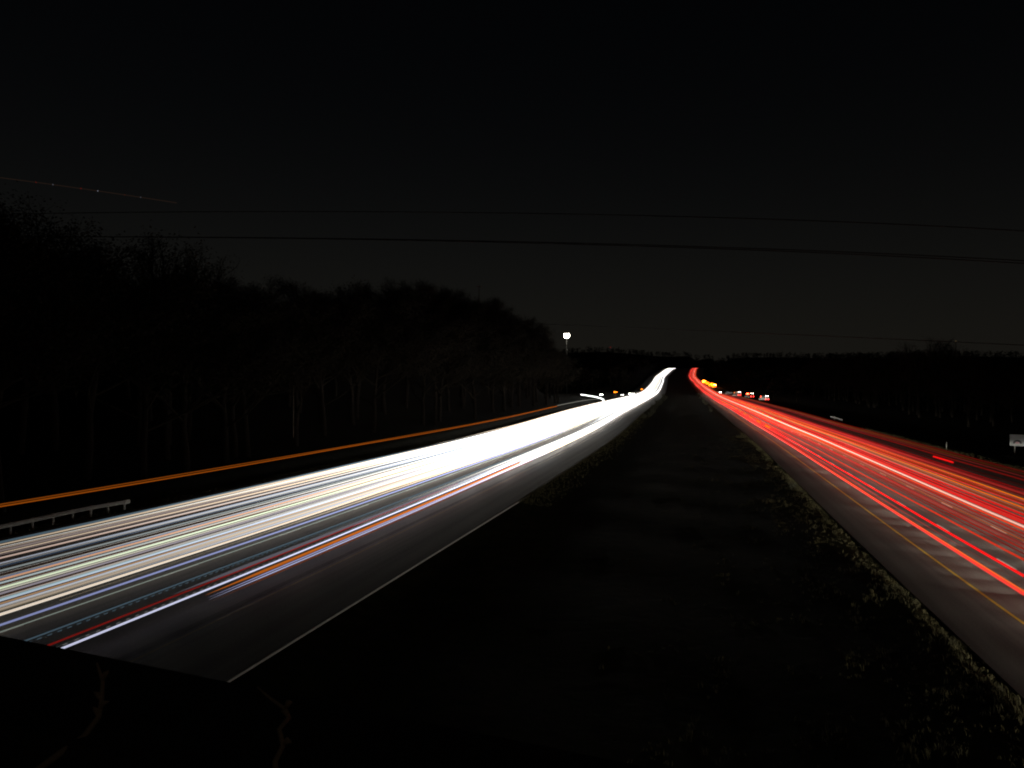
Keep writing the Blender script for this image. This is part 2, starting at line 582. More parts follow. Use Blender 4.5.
# near strands of the inbound side, read at the left edge of the picture
NEAR_L = [  # row at x=0, width px, colour, height, colour words
    (542.5, 2.2, (62, 84, 98), .65, 'dim steel blue headlight trail, outermost on the left carriageway'),
    (548.5, 1.5, (92, 80, 82), .65, 'dull mauve headlight trail, just inside the outermost steel blue one'),
    (551.0, 2.2, (118, 102, 98), .65, 'dull beige grey headlight trail beside the mauve one'),
    (554.5, 1.8, (92, 76, 74), .65, 'dusky brown headlight trail between beige grey and cream pink ones'),
    (558.2, 1.6, (190, 154, 136), .65, 'cream pink headlight trail in the outer lane of the left carriageway'),
    (563.2, 1.2, (205, 150, 142), .65, 'thin salmon pink headlight trail beside dark navy one'),
    (566.4, 1.8, (32, 48, 70), .65, 'dark navy headlight trail below the thin salmon pink one'),
    (570.6, 1.8, (118, 128, 128), .65, 'mid grey headlight trail between navy and dark brown ones'),
    (575.0, 2.0, (44, 27, 18), .95, 'dark brown lamp trail below the mid grey one'),
    (577.9, 1.1, (88, 110, 146), .65, 'thin denim blue headlight trail on the edge of the tan one'),
    (579.9, 1.9, (206, 138, 94), .95, 'tan orange lamp trail in the middle of the left carriageway'),
    (582.9, 1.6, (140, 172, 184), .65, 'pale blue headlight trail just below the tan orange one'),
    (585.6, 1.8, (66, 38, 18), .95, 'dark umber lamp trail above the pale green one'),
    (588.0, 2.0, (204, 222, 178), .65, 'pale green headlight trail, brightest in the middle of the band'),
    (590.6, 1.6, (176, 170, 150), .65, 'khaki grey headlight trail under the pale green one'),
    (593.4, 2.0, (130, 120, 130), .65, 'purplish grey headlight trail under the khaki grey one'),
    (597.0, 1.9, (82, 42, 16), .95, 'rust brown lamp trail between purplish grey and sky blue ones'),
    (600.0, 2.1, (132, 170, 184), .65, 'sky blue headlight trail under the rust brown one'),
    (603.9, 2.0, (156, 112, 70), .95, 'ochre lamp trail under the sky blue one'),
    (606.8, 1.3, (108, 120, 148), .65, 'slate blue headlight trail under the ochre one'),
    (610.2, 2.6, (92, 80, 58), .65, 'olive brown headlight trail above the bright cream one'),
    (614.5, 2.6, (236, 218, 196), .65, 'bright cream white headlight trail above the lavender blue one'),
    (625.2, 2.2, (112, 122, 178), .65, 'lavender blue headlight trail with dark road on both sides'),
    (631.8, 1.0, (112, 126, 116), .65, 'hair thin grey green headlight trail below the lavender blue one'),
]
for (y0, wpx, rgb, h, lab) in NEAR_L:
    gy = sum(rgb) / 3
    rgb = tuple(min(250, (c * .72 + gy * .28) * 1.04) for c in rgb)
    X, Y, mpp = left_at(0, y0, h)
    trail(X, h, wpx * mpp, rgb, GW, -40, 1690, None, None, lab, 'headlight trails crossing the left edge', 'headlight_trail', Y)
# strands that begin inside the picture (lamps that were there when the shutter opened or closed)
def trail_from(x, y, h, wpx, rgb, lab, gain=GW, name='headlight_trail', dash=None, yend=1690, group=None, back=0.0):
    X, Y, mpp = left_at(x, y, h)
    return trail(X, h, wpx * mpp, rgb, gain, Y - back, yend, None, dash, lab, group, name, Y, taper=.7)
trail_from(37, 636.5, .65, 1.6, (58, 74, 84), 'broad dim blue grey headlight trail in the second lane from the median', back=14)
trail_from(38, 639.0, .55, 1.2, (52, 66, 74), 'dotted dim grey trail fringing the broad blue grey one', dash=(.5, .5), yend=120, back=14)
trail_from(174, 594.0, .62, 3.6, (78, 77, 84), 'wide soft grey trail that starts abruptly beside the blue grey one')
trail_from(57, 642, .75, 1.8, (104, 18, 14), 'dark red lamp trail above the brightest white one by the median', back=14, yend=75)
trail_from(66, 643.2, .7, 1.0, (92, 88, 86), 'dotted pale trail between the dark red and the white one', dash=(.55, .45), yend=80, back=10)
trail_from(79, 641, .65, 2.2, (198, 200, 226), 'bright white lavender headlight trail, innermost full one by the median', back=14)
trail_from(206, 595, .95, 3.2, (158, 82, 22), 'amber brown lamp trail starting midway along the lane by the median', yend=95)
trail_from(209, 597.3, .62, 1.1, (150, 150, 190), 'thin lavender headlight trail starting midway, upper of the pair below amber')
trail_from(209.5, 599.3, .62, 1.1, (172, 172, 205), 'thin lavender headlight trail starting midway, lower of the pair below amber')
trail_from(212, 601.0, .80, 1.2, (96, 44, 12), 'thin rust orange lamp trail, closest of all to the median', yend=100)
# further strands that fill the carriageway farther out
rng = random.Random(5)
for k in range(225):
    lane = rng.choice([-27.4, -29.9, -29.9, -29.9, -29.9, -33.6, -33.6, -33.6, -37.3, -37.3, -40.3])
    if k % 7 == 0: lane = -22.2
    if k % 13 == 1: lane = -25.2
    s = lane + rng.choice([-.7, .7]) * (.7 if lane > -28 else 1) + rng.uniform(-.45, .45) * (.55 if lane > -28 else 1)
    ys = rng.uniform(-10, 55) if k < 80 else rng.uniform(60, 160)
    if lane == -22.2: ys = rng.uniform(40, 90)
    if lane == -25.2: ys = rng.uniform(170, 260)
    wrm = rng.random()
    c = (225, 222, 214) if wrm < .5 else ((196, 206, 224) if wrm < .75 else (232, 208, 178))
    f = rng.uniform(.75, 1.12)
    big = rng.random() < .2
    trail(s, rng.uniform(.6, .8) if not big else rng.uniform(1.0, 1.2), rng.uniform(.12, .19), tuple(v * f for v in c), GW, ys, 1690, None, None,
          'white headlight trail in the burnt-out band down the far left carriageway', 'white headlight trails far down the left carriageway', 'headlight_trail', 45, taper=90.0)
# high marker lamps of a lorry along the outer lane
for dz, f in ((0, 1.0), (.16, .82)):
    trail(-43.1, 2.66 + dz, .085, (148 * f, 72 * f, 13 * f), (150.0, 1.2, 3.0), -40, 262, lambda y: -.3 * sm(100, 260, y), None,
          ('upper' if dz else 'lower') + ' strand of the long amber trail above the left shoulder guardrail', 'amber lorry marker trails', 'marker_lamp_trail', 60)
trail(-43.3, 2.9, .14, (150, 150, 140), (150.0, 1.2, 3.0), 262, 372, lambda y: 2.0 * sm(320, 372, y), None,
      'pale trail continuing the amber one into the far bend', None, 'headlight_trail', 262)
# ramp joining from the left far down the road
def free_trail(pts, dia, rgb, strength, label, name='headlight_trail', group=None):
    m = mat_emit('lamp_trail_light', lin3(rgb), strength)
    return tag(MB().tube(pts, dia / 2, 6).build(name, m), label, 'light trail', group)
free_trail([at(581, 394.6, 470), at(588, 395.6, 440), at(595, 396.8, 410), at(600, 398, 390), at(603.5, 399.6, 372), at(603, 401.5, 350)], .55, (235, 240, 235), 4.0,
           'short hooked white trail where the ramp joins from the left')

# outbound side, read at the right edge of the picture
NEAR_R = [
    (474.5, 1.6, (76, 10, 6), .9, 'dim dark red tail-light trail, outermost on the right carriageway'),
    (478.6, 1.2, (52, 10, 6), .9, 'dimmest maroon tail-light trail beside the outermost one'),
    (482.5, 1.6, (98, 12, 8), .9, 'dark crimson tail-light trail in the outermost lane'),
    (488.0, 1.4, (44, 8, 6), .9, 'near black maroon tail-light trail above the dark scarlet one'),
    (492.2, 1.6, (112, 8, 8), .9, 'dark scarlet tail-light trail above the upper amber one'),
    (497.0, 2.0, (70, 16, 10), .9, 'dull brick red trail just above the upper amber one'),
    (501.0, 1.5, (232, 118, 14), .9, 'upper of two thin amber trails on the right carriageway'),
    (505.0, 2.4, (112, 22, 12), .9, 'dull red trail between the two thin amber trails'),
    (509.0, 1.6, (222, 102, 14), .9, 'lower of two thin amber trails on the right carriageway'),
    (512.4, 2.0, (118, 40, 14), .9, 'brownish red trail just below the lower amber one'),
    (516.2, 2.2, (206, 26, 20), .9, 'wide red tail-light trail below the amber ones'),
    (520.4, 2.6, (238, 30, 30), .9, 'wide vivid red tail-light trail above the pink white one'),
    (524.4, 1.8, (214, 30, 28), .9, 'red tail-light trail hugging the pink white one'),
    (527.4, 2.0, (255, 196, 176), .9, 'pink white trail, the palest on the right carriageway'),
    (530.6, 2.0, (228, 66, 30), .9, 'orange red trail just below the pink white one'),
    (534.5, 2.2, (150, 42, 32), .9, 'brick red tail-light trail below the orange red one'),
    (538.4, 1.4, (122, 34, 28), .9, 'thin maroon tail-light trail above the thin burnt orange one'),
    (541.2, 1.2, (164, 76, 30), .9, 'thin burnt orange trail in the second lane of the right carriageway'),
    (544.6, 2.0, (120, 42, 36), .9, 'dusty red tail-light trail below the burnt orange one'),
    (549.6, 2.2, (132, 36, 26), .9, 'rusty red tail-light trail in the second lane'),
    (554.0, 1.6, (118, 32, 28), .9, 'thin dull red trail above the red orange one'),
    (560.2, 2.2, (196, 46, 24), .9, 'red orange tail-light trail on the lane line above the dark gap'),
]
for (y0, wpx, rgb, h, lab) in NEAR_R:
    X, Y, mpp = left_at(1024, y0, h)
    trail(X, h, wpx * mpp, rgb, GR, -40, 1690, None, None, lab, 'tail-light trails crossing the right edge', 'tail_light_trail', Y)
for (x, y, wpx, rgb, lab) in ((1001, 563, 2.6, (255, 24, 26), 'vivid red tail-light trail, outer of the pair nearest the median'),
                              (977.5, 563, 1.3, (255, 112, 40), 'thin orange strand inside the pink red trail nearest the median'),
                              (974, 563, 2.8, (255, 66, 58), 'pink red tail-light trail, nearest of all to the median grass')):
    X, Y, mpp = left_at(x, y, .9)
    trail(X, .9, wpx * mpp, rgb, GR, -40, 1690, None, None, lab, None, 'tail_light_trail', Y)
for k in range(150):
    lane = rng.choice([15.4, 15.4, 19.1, 19.1, 22.8, 22.8, 26.4, 26.4, 32.0])
    s = lane + rng.choice([-.7, .7]) + rng.uniform(-.5, .5)
    ys = rng.uniform(20, 80) if k < 45 else rng.uniform(80, 220)
    r = rng.random()
    c = (240, 40, 36) if r < .5 else ((240, 62, 54) if r < .94 else (236, 118, 30))
    if k % 10 == 4: c = (255, 150, 132)
    if 23.5 < s < 30 and k % 4 == 0: c = (232, 112, 20)
    f = rng.uniform(.45, .95) * (.45 if lane == 32.0 else 1)
    trail(s, rng.uniform(.8, 1.05), rng.uniform(.07, .13), tuple(v * f for v in c), GR, ys, 1690, None, None,
          'red tail-light trail in the merged red band down the far right carriageway', 'red tail-light trails far down the right carriageway', 'tail_light_trail', 70, taper=70.0)
# the same traffic's headlights: they light the asphalt, the grass edge and the signs ahead of them
def beams(lanes, y0, y1, power, away, tilt, cone, color, seed, grow, ht, flat):
    q = random.Random(seed)
    i, yb_ = 0, y0
    while yb_ < y1:
        step = max(3.4, yb_ * .04)
        for k, s in enumerate(lanes):
            ld_ = bpy.data.lights.new('headlight_beam', 'SPOT')
            ld_.energy = power * step / 18.0 * min(grow[1], 1 + (max(0, yb_) / 100.0) ** 1.6 * grow[0])
            ld_.spot_size = radians(cone)
            ld_.spot_blend = 1.0
            ld_.shadow_soft_size = 0.0
            ld_.color = color
            lo_ = bpy.data.objects.new('headlight_beam', ld_)
            col.objects.link(lo_)
            lo_.location = P(s + q.uniform(-.6, .6), yb_ + q.uniform(-.3, .3) * step, ht)
            lo_.rotation_euler = (radians(tilt), 0, 0 if away else pi)
            lo_.scale = (1.0, flat, 1.0)      # flat fan, as a dipped beam
        i += 1
        yb_ += step
beams((15.4, 19.1, 22.8, 26.4), -20.0, 640, BEAM, True, 86.6, 104, (1, .94, .80), 1, (0.0, 1.0), .50, .20)
beams((15.4, 22.8), -20.0, 400, BEAM * .36, True, 88.5, 120, (1, .95, .84), 3, (0.0, 1.0), 1.35, .11)
beams((-22.6, -26.3, -29.9, -33.6, -37.3, -40.6), 8.0, 700, BEAM_IN, False, 87.0, 84, (1, .94, .82), 2, (10.0, 22.0), .42, .15)
# blinking turn signals
for (s, a, b, per, lab) in ((15.9, 180, 420, 22, 'row of short amber turn signal dashes along the inner red lane'),
                            (21.5, 210, 330, 14, 'row of short amber turn signal dashes in the middle of the red band')):
    trail(s, .95, .42, (255, 150, 10), GR, a, b, lambda y: .004 * (y - 200), (per, .5), lab, None, 'turn_signal_trail', 200)
trail(29.5, 1.2, .20, (240, 20, 20), GR, 104, 112, None, None, 'short isolated red dash above the dim trails on the right', None, 'tail_light_trail', 100)

# ------------------------------------------------------------------ guardrails
def guardrail(s, y0, y1, label, zoff=0.0):
    n = max(2, round((y1 - y0) / 1.905))
    x0, _, z0 = G(s, y0)
    root = empty('guardrail', (x0, y0, z0), 0, label, 'guardrail')
    prof = [(0, -.155), (.045, -.13), (.045, -.075), (-.02, -.035), (-.02, .035), (.045, .075), (.045, .13), (0, .155)]
    m = MB()
    pts = []
    for i in range(n + 1):
        yy = y0 + i * 1.905
        x, _, z = G(s, yy)
        pts.append((x - x0, yy - y0, z - z0 + .56 + zoff))
    vs, fs = [], []
    sd = 1 if s < 0 else -1
    for p in pts:
        for (a, b) in prof: vs.append((p[0] + sd * (a + .09), p[1], p[2] + b))
        for (a, b) in reversed(prof): vs.append((p[0] + sd * (a + .086), p[1], p[2] + b))
    q = 2 * len(prof)
    for i in range(n):
        for k in range(q):
            l = (k + 1) % q
            fs.append((i * q + k, i * q + l, (i + 1) * q + l, (i + 1) * q + k))
    fs += [tuple(range(q)), tuple(range(n * q, n * q + q))]
    m.add(vs, fs)
    m.build('rail_beam', M_GALV, root)
    e = MB(); p = pts[-1]
    e.box((p[0] + sd * .10, p[1] + .25, p[2]), (.06, .62, .36), 0, .02)
    e.build('end_terminal', M_GALV, root)
    for i in range(n + 1):
        p = pts[i]
        MB().box((p[0], p[1], p[2] - .22 - zoff / 2), (.11, .16, .80 + zoff), 0, .01).build('post', M_POST, root)
    return root
guardrail(-47.2, 20.0, 59.0, 'short galvanised guardrail on posts beside the left shoulder', .1)
guardrail(41.6, 240, 258, 'distant guardrail beside the right shoulder, left of the pale marker post', .1)

# ------------------------------------------------------------------ slim poles and markers
def slim_pole(px, yb, yt, d, r, label):
    b = at(px, yb, d); t = at(px, yt, d)
    hgt = t.z - b.z
    root = empty('pole', (b.x, b.y, b.z - 1.0), 0, label, 'pole')
    MB().tube([(0, 0, 0), (0, 0, (hgt + 1) * .5), (0, 0, hgt + 1)], [r, r * .9, r * .75], 8).build('shaft', M_POLE, root)
    MB().tube([(0, 0, hgt + .99), (0, 0, hgt + 1.08)], [r * .9, r * .5], 8).build('cap', M_POLE, root)
slim_pole(293.5, 430, 386, 105, .075, 'thin bare grey pole standing before the dark left slope')
def delineator(s, y, label):
    x, _, z = G(s, y)
    root = empty('delineator_post', (x, y, z), 0, label, 'marker post')
    MB().box((0, 0, .6), (.10, .04, 1.5), 0, .012).build('post', M_POST, root)
    MB().box((0, -.026, 1.18), (.09, .010, .22), 0, .004).build('reflector', M_WHT, root)
delineator(39.6, 240, 'pale marker post beside the outermost red trails on the right')
delineator(38.8, 140, 'dim marker post nearer the camera by the short red dash')

# signboard at the right edge
sb = at(1024, 440.5, 128)
gz = ground(sb.x - cx(sb.y), sb.y)
so = empty('signboard', (sb.x, sb.y, gz), -.42, 'pale grey signboard with a dark ring, cut by the right picture edge', 'sign')
zc = sb.z - gz
MB().box((0, 0, zc), (4.0, .05, 1.85), 0, .02).build('panel', M_SIGN, so)
def ring(c, r0, r1, y, mb, a0=0, a1=2 * pi, n=28):
    vs, fs = [], []
    for i in range(n + 1):
        a = a0 + (a1 - a0) * i / n
        for yy in (y, y - .012):
            vs += [(c[0] + r0 * cos(a), yy, c[1] + r0 * sin(a)), (c[0] + r1 * cos(a), yy, c[1] + r1 * sin(a))]
    for i in range(n):
        o = i * 4
        fs += [(o, o + 4, o + 5, o + 1), (o + 2, o + 3, o + 7, o + 6), (o + 1, o + 5, o + 7, o + 3), (o, o + 2, o + 6, o + 4)]
    return mb.add(vs, fs)
rm = MB(); ring((-.95, zc - .55), .34, .62, -.03, rm, 0, pi)
rm.build('ring_mark', M_DARK, so)
cm = MB(); ring((-.95, zc - .55), .0, .30, -.03, cm, 0, pi)
cm.build('centre_mark', M_PINK, so)
for sx in (-1.3, 1.3):
    MB().box((sx, .09, zc / 2), (.11, .11, zc + 1.2), 0, .01).build('post', M_POST, so)

# ------------------------------------------------------------------ high-mast lamp
LAMP = mat_emit('lamp_glow', (1.0, 0.93, 0.78), 90.0)
ld = 500
lt = at(566.8, 334, ld)
lz = ground(lt.x - cx(lt.y), lt.y)
lo = empty('high_mast_lamp', (lt.x, lt.y, lz), 0, 'tall high-mast lamp shining white above the end of the left woods', 'street lamp')
hh = lt.z - lz
MB().tube([(0, 0, -.5), (0, 0, hh * .5), (0, 0, hh + .8)], [.34, .24, .13], 12).build('mast', M_BLK, lo)
rg = MB()
rg.tube([(1.0 * cos(2 * pi * i / 16), 1.0 * sin(2 * pi * i / 16), hh + .25) for i in range(17)], .06, 6)
for i in range(4): rg.tube([(0, 0, hh + .25), (1.0 * cos(pi * i / 2), 1.0 * sin(pi * i / 2), hh + .25)], .05, 6)
rg.build('ring', M_GALV, lo)
for i in range(8):
    a = 2 * pi * i / 8
    hd = MB().box((1.15 * cos(a), 1.15 * sin(a), hh + .2), (.7, .5, .28), a, .05).build('lamp_head', M_GALV, lo)
    MB().ball((1.15 * cos(a), 1.15 * sin(a), hh - .9 - .5 * (i % 2)), .5, 12, 8, 1.9).build('lens', LAMP, hd)

# distant mast light and low star set on an added mast beside the wire
def beacon_mast(px, py, d, rgb, st, label, yb):
    t = at(px, py, d)
    g = ground(t.x - cx(t.y), t.y)
    o = empty('beacon_mast', (t.x, t.y, g), 0, label, 'beacon')
    MB().tube([(0, 0, -1), (0, 0, t.z - g)], [.7, .4], 8).build('mast', M_GALV, o)
    MB().ball((0, 0, t.z - g + .5), d / F * .35, 8, 6).build('light', mat_emit('beacon_glow', rgb, st), o)
beacon_mast(610.5, 347.5, 2300, (1, .03, .02), .35, 'tiny red beacon on a mast over the far ridge', 352)
beacon_mast(956, 341.5, 900, (.9, .6, .25), .22, 'tiny yellowish star-like light on an added mast touching the lowest wire', 352)

# ------------------------------------------------------------------ aircraft trail in the sky
a0, a1 = at(-30, 173.5, 3000), at(176, 202.5, 3000)
def ap(t): return a0.lerp(a1, t) + Vector((0, 0, -14 * t * t + 14 * t))
at_o = empty('aircraft_trail', a0, 0, 'faint brown aircraft light trail slanting across the upper left sky', 'aircraft trail')
MB().tube([ap(i / 20) - a0 for i in range(21)], 1.15, 6).build('steady_trail', mat_emit('aircraft_steady_light', lin3((36, 25, 19)), 1.0), at_o)
for px, c, st in ((35, (1, .05, .03), .10), (52, (.75, .8, 1), .11), (80, (1, .05, .03), .12), (97, (.75, .8, 1), .24), (124, (1, .2, .1), .04), (140, (.75, .8, 1), .07)):
    t = (px + 30) / 206
    p = ap(t) - a0
    MB().ball(p, 2.0, 8, 6).build('strobe_flash', mat_emit('aircraft_strobe', c, st), at_o)

# ------------------------------------------------------------------ utility poles and wires
def utility_pole(loc, hgt, rz, label):
    o = empty('utility_pole', (loc[0], loc[1], loc[2]), rz, label, 'utility pole')
    MB().tube([(0, 0, -.5), (0, 0, hgt * .5), (0, 0, hgt)], [.19, .16, .12], 10).build('shaft', M_POLE, o)
    MB().box((0, -.14, hgt - .6), (2.4, .10, .13), 0, .01).build('crossarm', M_POLE, o)
    for x in (-1.05, 0.0, 1.05):
        MB().tube([(x, -.14, hgt - .53), (x, -.14, hgt - .40), (x, -.14, hgt - .34)], [.03, .06, .03], 8).build('insulator', M_GALV, o)
def wire(a, b, mid, r, label):
    pts = []
    a, b, mid = Vector(a), Vector(b), Vector(mid)
    c = mid * 2 - (a + b) * .5
    for i in range(41):
        t = i / 40
        pts.append(a * (1 - t) ** 2 + c * (2 * t * (1 - t)) + b * t * t)
    return tag(MB().tube(pts, r, 6).build('overhead_wire', M_WIRE), label, 'wire', 'overhead wires')
da, db = 62, 55
wa, wb = at(-150, 217, 72), at(1290, 253, db)
wire(wa, wb, at(610, 214.5, 58), .034, 'dark overhead wire, highest of those crossing the sky')
wc, wd = at(-150, 237, 72), at(1290, 281, db)
wire(wc, wd, at(620, 244, 58), .034, 'dark overhead wire, upper strand of the middle pair')
wire(wc, at(1290, 285, db), at(620, 245.3, 58), .034, 'dark overhead wire, lower strand of the middle pair')
we, wf = at(470, 321, 310), at(1180, 353, 170)
wire(we, wf, at(800, 334.8, 240), .11, 'dark overhead wire, lowest, passing behind the high-mast lamp')
for (p, d_, lab) in ((wa, 0, 'tall wooden utility pole beyond the left picture edge'), (wb, 0, 'tall wooden utility pole beyond the right picture edge')):
    g = ground(p.x - cx(p.y), p.y)
    utility_pole((p.x, p.y + .14, g), p.z - g + .34, YAW, lab)
for (p, lab) in ((we, 'wooden utility pole hidden by the left hill trees'), (wf, 'wooden utility pole behind the right roadside trees')):
    g = ground(p.x - cx(p.y), p.y)
    utility_pole((p.x, p.y + .14, g), p.z - g + .34, YAW, lab)
pk = at(479, 285, 335)
g = ground(pk.x - cx(pk.y), pk.y)
utility_pole((pk.x, pk.y, g), pk.z - g, YAW + .3, 'utility pole whose crossarm tips out above the left hill trees')

# ------------------------------------------------------------------ vehicles and work lights
E_HEAD = mat_emit('headlight_glow', (1, .97, .90), 40.0)
E_TAIL = mat_emit('tail_light_glow', (1, .03, .02), 14.0)
E_AMB = mat_emit('amber_lamp_glow', (1, .21, .006), 8.0)
E_AMBX = mat_emit('amber_flasher_glow', (1, .22, .01), 40.0)
E_AMBY = mat_emit('amber_panel_glow', (1, .21, .005), 3.6)
E_WORK = mat_emit('work_lamp_glow', (1, .93, .82), 22.0)
E_RED = mat_emit('red_flasher_glow', (1, .06, .02), 26.0)
def wheel(root, x, y, r, wd):
    t = MB(); t.tube([(x - wd / 2, y, r), (x - wd * .4, y, r), (x + wd * .4, y, r), (x + wd / 2, y, r)], [r * .9, r, r, r * .9], 16)
    o = t.build('wheel', M_BLK, root)
    MB().tube([(x - wd / 2 - .012, y, r), (x + wd / 2 + .012, y, r)], r * .55, 12).build('rim', M_RIM, o)
def car(loc, rz, paint, label, lit='head', lamp=.14):
    o = empty('car', loc, rz, label, 'car')
    prof = [(-2.2, .32), (-2.25, .62), (-2.1, .86), (-1.55, .93), (-.95, 1.38), (.55, 1.42), (1.35, .98), (2.1, .90), (2.22, .60), (2.2, .32)]
    MB().prism(prof, -.86, .86).build('body', paint, o)
    for sx in (-1, 1):
        MB().prism([(-1.35, .96), (-.88, 1.33), (.50, 1.36), (1.15, 1.0)], sx * .87 - .006, sx * .87 + .006).build('window', M_GLASS, o)
        for yy in (-1.35, 1.4): wheel(o, sx * .80, yy, .32, .2)
        MB().ball((sx * .62, -2.23, .70), lamp, 10, 6).build('headlight', E_HEAD if lit in ('head', 'both') else M_GALV, o)
        MB().box((sx * .66, 2.22, .74), (.34, .05, .14), 0, .015).build('tail_light', E_TAIL if lit in ('tail', 'both') else M_DARK, o)
    return o
def work_truck(loc, rz, paint, label, bar=None, head=False, tail=False, work=False, box=True, size=.13):
    """service lorry: cab in front (-y), box or dump body behind"""
    o = empty('work_truck', loc, rz, label, 'truck')
    MB().prism([(-3.4, .5), (-3.4, 1.25), (-2.6, 1.42), (-2.15, 2.25), (-.95, 2.3), (-.95, .5)], -1.05, 1.05).build('cab', paint, o)
    for sx in (-1, 1):
        MB().prism([(-2.4, 1.48), (-2.02, 2.12), (-1.25, 2.14), (-1.25, 1.45)], sx * 1.055 - .006, sx * 1.055 + .006).build('window', M_GLASS, o)
    ws = MB(); ws.add([(-.92, -2.6 - .012, 1.46), (.92, -2.6 - .012, 1.46), (.86, -2.19 - .012, 2.2), (-.86, -2.19 - .012, 2.2),
                       (-.92, -2.57, 1.46), (.92, -2.57, 1.46), (.86, -2.16, 2.2), (-.86, -2.16, 2.2)],
                      [(0, 1, 2, 3), (7, 6, 5, 4), (0, 4, 5, 1), (1, 5, 6, 2), (2, 6, 7, 3), (3, 7, 4, 0)])
    ws.build('windscreen', M_GLASS, o)
    if box: MB().box((0, 1.4, 1.85), (2.3, 4.5, 2.3), 0, .05).build('cargo_box', M_WPAINT, o)
    else: MB().box((0, 1.4, 1.25), (2.3, 4.5, 1.0), 0, .06).build('cargo_bed', paint, o)
    MB().box((0, .2, .52), (.9, 6.8, .22), 0, .02).build('chassis', M_BLK, o)
    for yy in (-2.35, 1.9):
        for sx in (-1, 1): wheel(o, sx * .92, yy, .48, .28)
    top = 2.3
    if bar:
        MB().box((0, -1.5, top + .06), (1.5, .34, .12), 0, .03).build('light_bar', M_BLK, o)
        for x in (-.5, 0, .5): MB().ball((x, -1.5, top + .22), size, 10, 6).build('beacon', bar, o)
    for sx in (-1, 1):
        MB().ball((sx * .8, -3.42, .95), .16, 10, 6).build('headlight', E_HEAD if head else M_GALV, o)
        MB().box((sx * .9, 3.68, .95), (.34, .05, .60), 0, .02).build('tail_light', E_TAIL if tail else M_DARK, o)
    if work:
        for sx in (-.7, .7): MB().box((sx, 3.69, 2.85), (.42, .10, .26), 0, .03).build('work_lamp', E_WORK, o)
    return o
def arrow_board(loc, rz, lamp_mat, label, dots, r=.11):
    o = empty('arrow_board_trailer', loc, rz, label, 'arrow board')
    MB().box((0, 0, .55), (1.3, 2.2, .25), 0, .03).build('trailer', M_OPAINT, o)
    for sx in (-1, 1): wheel(o, sx * .78, 0, .33, .2)
    MB().tube([(0, 0, .5), (0, 0, 3.2)], .07, 8).build('mast', M_GALV, o)
    MB().box((0, 0, 3.2), (2.5, .10, 1.3), 0, .02).build('panel', M_BLK, o)
    for (x, z) in dots: MB().ball((x, -.1, 3.2 + z), r, 10, 6).build('lamp', lamp_mat, o)
    return o
ARW = [(-1.0, 0), (-.6, .38), (-.6, -.38), (-.2, 0), (.3, 0), (.7, 0), (1.05, 0)]
def stand(px, py, d):
    """a spot on the land under the image point"""
    p = at(px, py, d)
    s = p.x - cx(p.y)
    z = zr(p.y) + .006 if (LP0 < s < LP1 or RP0 < s < RP1) else ground(s, p.y)
    return (p.x, p.y, z)
# left: ramp traffic and work lights
car(stand(600.5, 390, 545), .35, M_WPAINT, 'white car with lit headlights, leftmost on the far left ramp', 'head', .30)
arrow_board(stand(615.5, 389, 560), 0, E_AMB, 'amber arrow board trailer on the far left, between two lit cars', ARW, .20)
car(stand(621.8, 390, 575), .3, M_GPAINT, 'grey car with dim lit headlights beside the left arrow board', 'head', .13)
car(stand(629.5, 389, 600), .25, M_GPAINT, 'dark grey car with bright headlights, beside the white band', 'head', .34)
car(stand(632.6, 389, 600), .25, M_WPAINT, 'white car with bright headlights, nearest the white band', 'head', .30)
work_truck(stand(641.5, 386, 680), .2, M_OPAINT, 'orange work truck with amber beacons left of the white band', E_AMB, False, False, False, False, .30)
# right: flashing work convoy, boards repeated and lamps enlarged to imitate bloom
def shoulder(s, y): return (s + cx(y), y, zr(y) + .006)
for (s_, y_, lab) in ((27.2, 765, 'nearest blazing amber arrow board of the added bloom cluster on the far right shoulder'),
                      (25.8, 806, 'blazing amber arrow board just behind the nearest one of the added bloom cluster'),
                      (25.6, 862, 'blazing amber arrow board left of the middle of the added far right bloom cluster'),
                      (29.6, 846, 'blazing amber arrow board on the far right shoulder, rightmost of the added bloom cluster'),
                      (26.8, 886, 'blazing amber arrow board in the middle of the added far right bloom cluster'),
                      (25.6, 905, 'blazing amber arrow board behind the middle one of the added bloom cluster'),
                      (25.2, 940, 'blazing amber arrow board, farthest and leftmost of the added bloom cluster')):
    arrow_board(shoulder(s_, y_), 0, E_AMBY if y_ % 4 else E_AMBX, lab, ARW, .85)
work_truck(shoulder(27.6, 830), pi, M_OPAINT, 'orange truck with blazing amber beacons, in front of the amber arrow boards', E_AMBX, False, True, True, False, 1.0)
work_truck(shoulder(31.0, 820), pi, M_WPAINT, 'white box truck with blazing amber beacons, right of the amber arrow boards', E_AMBX, False, True, True, True, 1.0)
car(stand(719.2, 390, 640), .4, M_WPAINT, 'white car with lit headlights just right of the blazing amber lights', 'head', .22)
for (px, py, d, pnt, lab, bar, kw) in (
    (729.0, 397, 600, M_GPAINT, 'grey unlit truck parked left of the three lit trucks', None, dict(box=False)),
    (736.5, 398, 545, M_WPAINT, 'white box truck with lit work lamps, leftmost of three on the right', E_AMB, dict(tail=True, work=True)),
    (749.0, 401, 505, M_GPAINT, 'grey flatbed truck with red beacons, middle of three on the right', E_RED, dict(tail=True, work=True, box=False)),
    (763.5, 403, 470, M_WPAINT, 'white box truck with red beacons, rightmost of three on the right', E_RED, dict(tail=True, work=True))):
    work_truck(stand(px, py, d), pi + .5, pnt, lab, bar, False, kw.get('tail', False), kw.get('work', False), kw.get('box', True), .42)

